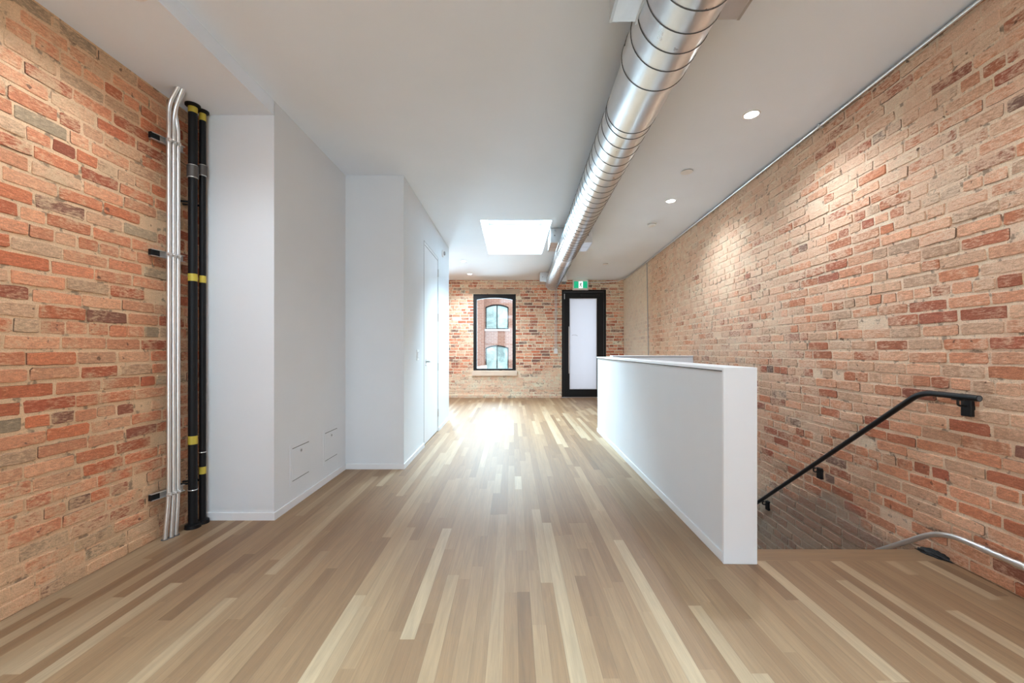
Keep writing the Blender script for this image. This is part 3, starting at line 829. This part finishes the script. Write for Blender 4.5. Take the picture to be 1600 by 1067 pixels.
MB().tube([(0, yl(6.25), 0), (0, yl(6.62), 0)], rB + .004, 64).build('sleeve', M_duct, du, smooth=True)
MB().lathe([(rB + .003, -.02), (rB + .003, .006), (rB - .01, .012), (0, .012)], (0, y3, 0), 'y', 64).build('end_cap', M_duct, du, smooth=True)
for Y, L in ((1.83, -.5), (5.6, .5), (8.77, .38)):
    a, b = sorted((yl(Y), yl(Y) + L))
    m = MB().rbox(-.295, .295, a, b, -.022, .185, .002)
    bx_ = m.build('side_box', M_duct, du)
    for s in (-1, 1):
        MB().rbox(min(s * .150, s * .178), max(s * .150, s * .178), a - .003, b + .003, -.034, -.020, .001).build('flange', M_steel, bx_)
        MB().rbox(min(s * .283, s * .297), max(s * .283, s * .297), a - .002, b + .002, -.0235, -.0215, .0005).build('edge_lip', M_steel, bx_)
        MB().lathe([(0.0, -.004), (.008, -.003), (.008, 0)], (s * .235, a, .08), 'y', 14).build('screw', M_reveal, bx_)
    MB().box(-.296, .296, (a + b) / 2 - .0012, (a + b) / 2 + .0012, -.0228, -.0212).build('panel_joint', M_seam, bx_)

# ------------------------------------------------------------------ ceiling fixtures
def downlight(x, y, z, label, power=13):
    t = empty('recessed_downlight', label, 'ceiling light', (x, y, z), group='recessed ceiling downlights')
    MB().lathe([(.060, 0), (.058, -.003), (.047, -.004), (.045, -.001)], (0, 0, 0), 'z', 32).build('trim_ring', M_trim, t, smooth=True)
    MB().lathe([(.0, -.0012), (.046, -.0012), (.046, 0), (0, 0)], (0, 0, 0), 'z', 32).build('diffuser', M_lamp, t)
    l = bpy.data.lights.new('downlight_lamp', 'SPOT'); l.energy = power; l.spot_size = math.radians(150); l.spot_blend = 0.9
    l.shadow_soft_size = .04; l.color = (.78, .90, 1.0)
    lo = bpy.data.objects.new('downlight_lamp', l); COL.objects.link(lo); lo.parent = t; lo.location = (0, 0, -.05)
downlight(1.748, 2.907, ZC, 'nearest round downlight on the right side of the ceiling')
downlight(1.83, 4.59, ZC, 'second round downlight right of the duct, before the smoke detector')
downlight(-.94, 7.70, ZC, 'small round downlight left of the skylight, the nearer of two', 34)
downlight(-.954, 8.99, ZC, 'small round downlight left of the skylight, closest to the back wall', 34)
downlight(-1.715, 1.79, 2.79, 'round downlight in the lowered soffit at the top left edge', 6)
downlight(1.72, 1.2, ZC, 'added fill downlight on the right, unseen overhead before the frame begins', 7)  # this and the next two downlights are unseen, added for light
downlight(1.72, -2.2, ZC, 'added fill downlight on the right, unseen behind the viewpoint', 20)
downlight(-.94, 1.25, ZC, 'added fill downlight on the left, unseen overhead before the frame begins', 8)

sm = empty('smoke_detector', 'white smoke detector hanging from the ceiling between duct and brick', 'smoke detector', (1.895, 5.40, ZC))
MB().lathe([(.062, 0), (.062, -.010), (.055, -.012)], (0, 0, 0), 'z', 32).build('base', M_plastic, sm, smooth=True)
MB().lathe([(.053, -.012), (.053, -.020)], (0, 0, 0), 'z', 32).build('vent', M_greyplastic, sm, smooth=True)
MB().lathe([(.055, -.020), (.052, -.034), (.035, -.042), (0, -.043)], (0, 0, 0), 'z', 32).build('cover', M_plastic, sm, smooth=True)
def disc(x, y, label):
    t = empty('sprinkler_cover', label, 'sprinkler cover', (x, y, ZC), group='flush white sprinkler covers')
    MB().lathe([(.048, 0), (.048, -.007)], (0, 0, 0), 'z', 32).build('painted_shadow_gap', M_greyplastic, t)  # grey neck painting the shade behind the plate
    MB().lathe([(.056, -.007), (.056, -.0095), (.050, -.0105), (0, -.0105)], (0, 0, 0), 'z', 32).build('plate', M_plastic, t, smooth=True)
disc(1.68, 3.83, 'flush white disc on the ceiling between the two right downlights')
disc(1.86, 7.92, 'flush white disc on the ceiling beyond the smoke detector near the exit sign')

# conduit in the angle of ceiling and right wall, ending at the exit sign
cc = empty('ceiling_conduit', 'thin grey conduit along the top edge of the right brick wall', 'conduit', (2.3, 0, ZC))
cp = [(XT(y) - .022, y, ZC - .020) for y in (YF + .05, 0, 2, 4, 6, 8, 9.35)] + [(XT(9.5) - .12, 9.66, ZC - .045), (2.2, 9.72, ZC - .07), (1.86, 9.74, ZC - .07)]
MB().tube([rel(p, cc) for p in fillet(cp, .25, 5)], .0105, 12).build('pipe', M_emt, cc, smooth=True)
mb = MB()
for y in (3.02, 6.2, 8.4, 1.0):
    x = XT(y) - 2.3
    mb2 = MB(); mb2.rbox(x - .036, x - .002, y - .010, y + .010, -.034, -.006, .002); mb2.build('clip', M_zinc, cc)
MB().hexa([(XT(YF) - 2.3 - .012, YF, -.012), (XT(YF) - 2.3 + .01, YF, -.012), (XT(9.7) - 2.3 + .01, 9.7, -.012), (XT(9.7) - 2.3 - .012, 9.7, -.012),
           (XT(YF) - 2.3 - .012, YF, -.0005), (XT(YF) - 2.3 + .01, YF, -.0005), (XT(9.7) - 2.3 + .01, 9.7, -.0005), (XT(9.7) - 2.3 - .012, 9.7, -.0005)]).build('edge_shade_strip', M_greyplastic, cc)  # grey strip standing in for the shadow between conduit and ceiling
vc = empty('drop_conduit', 'thin vertical conduit dropping down the far right brick wall', 'conduit', (XR(7.7, 1), 7.7, 0))
MB().tube([rel((XR(7.7, z) - .016, 7.7, z), vc) for z in (.02, .5, 1, 1.5, 2, 2.5, 2.86)], .0085, 10).build('pipe', simple('grey_conduit', (.45, .43, .41), .5, metal=.3), vc, smooth=True)

# ------------------------------------------------------------------ back wall: window, door, sign, outlet
def arch(x0, x1, z0, rise, n=16):
    xm = (x0 + x1) / 2; h = (x1 - x0) / 2
    rad = (h * h + rise * rise) / (2 * rise); zc = z0 + rise - rad
    return [(xm + rad * math.sin(a), zc + rad * math.cos(a)) for a in [math.asin(h / rad) * (1 - 2 * i / n) for i in range(n + 1)]]
wf = struct(empty('window_1', '', '', (0, 0, 0)))
del wf['label']; del wf['category']
a, b, c, d = WIN
gx0, gx1, gz0, gz1 = -.868, .012, .716, 2.414
yw0, yw1 = YB + .03, YB + .11
mb = MB(); mb.box(a, gx0, yw0, yw1, c, d).box(gx1, b, yw0, yw1, c, d).box(gx0, gx1, yw0, yw1, c, gz0)
ar = arch(gx0, gx1, gz1, .045)
mb.poly([(gx1, d), (gx0, d)] + [(x, z) for x, z in reversed(ar)], yw0, yw1)
mb.build('frame', M_blackframe, wf)
MB().box(gx0, gx1, yw0 + .035, yw0 + .045, gz0, gz1 + .045).build('pane', M_glass, wf)
_w2 = ADDED_WIN
w5 = struct(MB().box(_w2[0], _w2[0] + .06, YB + .05, YB + .1, _w2[2], _w2[3]).box(_w2[1] - .06, _w2[1], YB + .05, YB + .1, _w2[2], _w2[3]).box(_w2[0] + .06, _w2[1] - .06, YB + .05, YB + .1, _w2[2], _w2[2] + .06).box(_w2[0] + .06, _w2[1] - .06, YB + .05, YB + .1, _w2[3] - .06, _w2[3]).build('window_5', M_blackframe))  # hidden window, added to let in more light
MB().box(_w2[0] + .06, _w2[1] - .06, YB + .07, YB + .08, _w2[2] + .06, _w2[3] - .06).build('pane', M_glass, w5)  # pane of the added hidden window
MB().rbox(a - .03, b + .03, YB - .045, YB + .25, .54, .668, .008).build('window_sill', M_sill, wf)
MB().rbox(-1.05, .19, YB - .014, YB + .1, 2.56, 2.675, .006).build('lintel', M_stone, wf)

a, b, c, d = DOR
db = struct(empty('door_2', '', '', (0, 0, 0))); del db['label']; del db['category']
yd = YB + .02
mb = MB().box(a, a + .05, yd, yd + .09, 0, d).box(b - .05, b, yd, yd + .09, 0, d).box(a + .05, b - .05, yd, yd + .09, d - .05, d)
mb.build('frame', M_blackframe, db)
gx0, gx1, gz0, gz1 = 1.417, 2.093, .205, 2.448
lf = MB().box(a + .056, gx0, yd + .012, yd + .062, .02, d - .056).box(gx1, b - .056, yd + .012, yd + .062, .02, d - .056)
lf.box(gx0, gx1, yd + .012, yd + .062, .02, gz0).box(gx0, gx1, yd + .012, yd + .062, gz1, d - .056)
leaf = lf.build('leaf', M_blackframe, db)
MB().box(gx0, gx1, yd + .03, yd + .04, gz0, gz1).build('frosted_pane', M_frost, leaf)
m = MB()
for x0, x1, z0, z1 in ((gx0, gx0 + .012, gz0, gz1), (gx1 - .012, gx1, gz0, gz1), (gx0 + .012, gx1 - .012, gz1 - .012, gz1), (gx0 + .012, gx1 - .012, gz0, gz0 + .012)):
    m.box(x0, x1, yd + .018, yd + .03, z0, z1)
m.build('glazing_bead', simple('grey_bead', (.55, .56, .58), .4), leaf)
hb = MB(); hb.tube([(1.40, yd - .045, .60), (1.40, yd - .045, 1.75)], .014, 14)
for z in (.75, 1.60): hb.tube([(1.40, yd - .045, z), (1.40, yd + .014, z)], .008, 10)
hb.build('pull_bar', M_steel, leaf, smooth=True)
MB().rbox(1.285, 1.305, yd + .004, yd + .014, 2.43, 2.56, .003).build('hinge', M_steel, leaf)
MB().rbox(1.70, 2.16, yd - .012, yd + .012, 2.505, 2.55, .004).build('closer', M_black, leaf)
# grey tube before the pane, imitating a lever's silhouette through frosted glass
MB().tube(fillet([(1.48, yd + .022, 1.53), (1.50, yd + .020, 1.548), (1.58, yd + .020, 1.548), (1.62, yd + .022, 1.52)], .02), .005, 8).build('lever_silhouette', simple('silhouette_grey', (.45, .45, .47), .6), leaf)
MB().box(a, b, YB - .0, YB + .12, .0, .018).build('threshold', M_steel, db)

ex = empty('exit_sign', 'green and white running figure exit sign above the black door', 'exit sign', (1.668, 9.70, 2.634))
MB().rbox(-.19, .19, -.02, .03, 0, .252, .006).build('housing', M_plastic, ex)
MB().box(-.155, .155, -.024, -.019, .048, .205).build('white_field', M_signwhite, ex)['label'] = 'white sign face'
MB().box(-.160, -.048, -.027, -.0235, .045, .208).build('green_panel', M_green, ex)['label'] = 'green panel'
MB().box(.052, .160, -.027, -.0235, .045, .208).build('green_panel', M_green, ex)['label'] = 'green panel'
f = MB(); ys = (-.0275, -.0245)
f.lathe([(.011, 0), (.011, .003)], (.012, -.0275, .178), 'y', 14)
def limb(p, q, w=.008):
    d_ = Vector((q[0] - p[0], q[1] - p[1])).normalized() * w; n_ = (-d_.y, d_.x)
    f.poly([(p[0] + n_[0], p[1] + n_[1]), (p[0] - n_[0], p[1] - n_[1]), (q[0] - n_[0], q[1] - n_[1]), (q[0] + n_[0], q[1] + n_[1])], *ys)
limb((.006, .165), (-.006, .118), .012); limb((-.006, .12), (.022, .098)); limb((.022, .098), (.016, .066)); limb((-.006, .12), (-.014, .09)); limb((-.014, .09), (-.038, .074))
limb((.006, .160), (.032, .140), .006); limb((.0, .158), (-.026, .150), .006); limb((-.026, .150), (-.034, .128), .006)
f.build('running_figure', M_signdark, ex)['label'] = 'dark running figure'
MB().box(-.05, .05, -.01, .02, .252, .256).build('mounting_plate', M_plastic, ex)

ob = empty('outlet_box', 'small white outlet box at the end of conduits left of the black door', 'outlet box', (1.075, YB - .012, 1.085))
MB().rbox(-.045, .045, -.035, .01, 0, .125, .004).build('body', M_plastic, ob)
MB().rbox(-.018, .018, -.038, -.034, .03, .095, .002).build('socket', M_trim, ob)
for x in (-.018, .018):
    MB().tube([(x, -.012, .12), (x, -.012, 1.735)], .0075, 10).build('conduit', M_emt, ob, smooth=True)

# ------------------------------------------------------------------ outside, seen through the far window
def obrick():
    m, nt, p = new_mat('outside_red_brick')
    tc = nt.nodes.new('ShaderNodeTexCoord')
    sp = nt.nodes.new('ShaderNodeSeparateXYZ'); nt.links.new(tc.outputs['Object'], sp.inputs[0])
    cb = nt.nodes.new('ShaderNodeCombineXYZ'); nt.links.new(math_n(nt, 'ADD', sp.outputs[0], sp.outputs[1]), cb.inputs[0]); nt.links.new(sp.outputs[2], cb.inputs[1])
    b = nt.nodes.new('ShaderNodeTexBrick'); nt.links.new(cb.outputs[0], b.inputs['Vector'])
    b.inputs['Scale'].default_value = 1.0; b.inputs['Brick Width'].default_value = .22; b.inputs['Row Height'].default_value = .075; b.inputs['Mortar Size'].default_value = .006
    b.inputs['Color1'].default_value = A(184, 124, 100, 1.35); b.inputs['Color2'].default_value = A(202, 142, 118, 1.35); b.inputs['Mortar'].default_value = A(212, 182, 165, 1.25)
    nt.links.new(b.outputs['Color'], p.inputs['Base Color']); p.inputs['Roughness'].default_value = .9
    return m
M_ob = obrick()
YO = 18.0
bd = empty('brick_building', 'red brick building with arched windows seen through the far window', 'building', (0, YO, -4))
cols = [(-.68, 1.05), (-4.2, 1.05), (2.2, 1.05), (5.0, 1.05)]
rows = [(2.12 + 4, 1.0, .13), (.05 + 4, 1.22, .13), (4.6 + 4, 1.2, .13)]
xs = [-8] + sorted([v for cx, w in cols for v in (cx - w / 2, cx + w / 2)]) + [8]
mb = MB()
for i in range(0, len(xs), 2): mb.box(xs[i], xs[i + 1], 0, .3, 0, 11)
for cx, w in cols:
    prev = 0
    for (z0, h_, rs) in sorted(rows):
        mb.box(cx - w / 2, cx + w / 2, 0, .3, prev, z0)
        ar = arch(cx - w / 2, cx + w / 2, z0 + h_, rs)
        mb.poly([(cx + w / 2, z0 + h_ + .2), (cx - w / 2, z0 + h_ + .2)] + [(x, z) for x, z in reversed(ar)], 0, .3)
        prev = z0 + h_ + .2
    mb.box(cx - w / 2, cx + w / 2, 0, .3, prev, 11)
mb.build('facade', M_ob, bd)
MB().box(-2.6, -1.24, -.35, 0, 0, 11).build('pilaster', M_ob, bd)
for cx, w in cols:
    for (z0, h_, rs) in rows:
        x0, x1 = cx - w / 2, cx + w / 2; t_ = .045
        m = MB().box(x0, x0 + t_, .08, .14, z0, z0 + h_ + .02).box(x1 - t_, x1, .08, .14, z0, z0 + h_ + .02).box(x0, x1, .08, .14, z0, z0 + t_).box(cx - .02, cx + .02, .08, .14, z0, z0 + h_ + .12)
        ar = arch(x0, x1, z0 + h_, rs); ar2 = arch(x0, x1, z0 + h_ - .06, rs)
        m.poly(ar + list(reversed(ar2)), .08, .14)
        wn = m.build('window', M_blackframe, bd)
        MB().box(x0, x1, .11, .12, z0, z0 + h_ + .13).build('pane', M_outpane, wn)
        MB().box(x0 - .06, x1 + .06, -.08, .1, z0 - .08, z0).build('sill', M_outwhite, wn)
pp = MB().hexa([(-2.3, 14.2, -4), (-1.0, 15.6, -4), (-1.0, 15.9, -4), (-2.3, 14.5, -4), (-2.3, 14.2, .42), (-1.0, 15.6, .58), (-1.0, 15.9, .58), (-2.3, 14.5, .42)]).build('parapet', M_outwhite)
tag(pp, 'low white parapet outside the far window at its lower left corner', 'parapet')
struct(MB().box(-8, 8, YB + .4, YO, -4.1, -4).build('ground', simple('outside_ground', (.3, .3, .3), .9)))
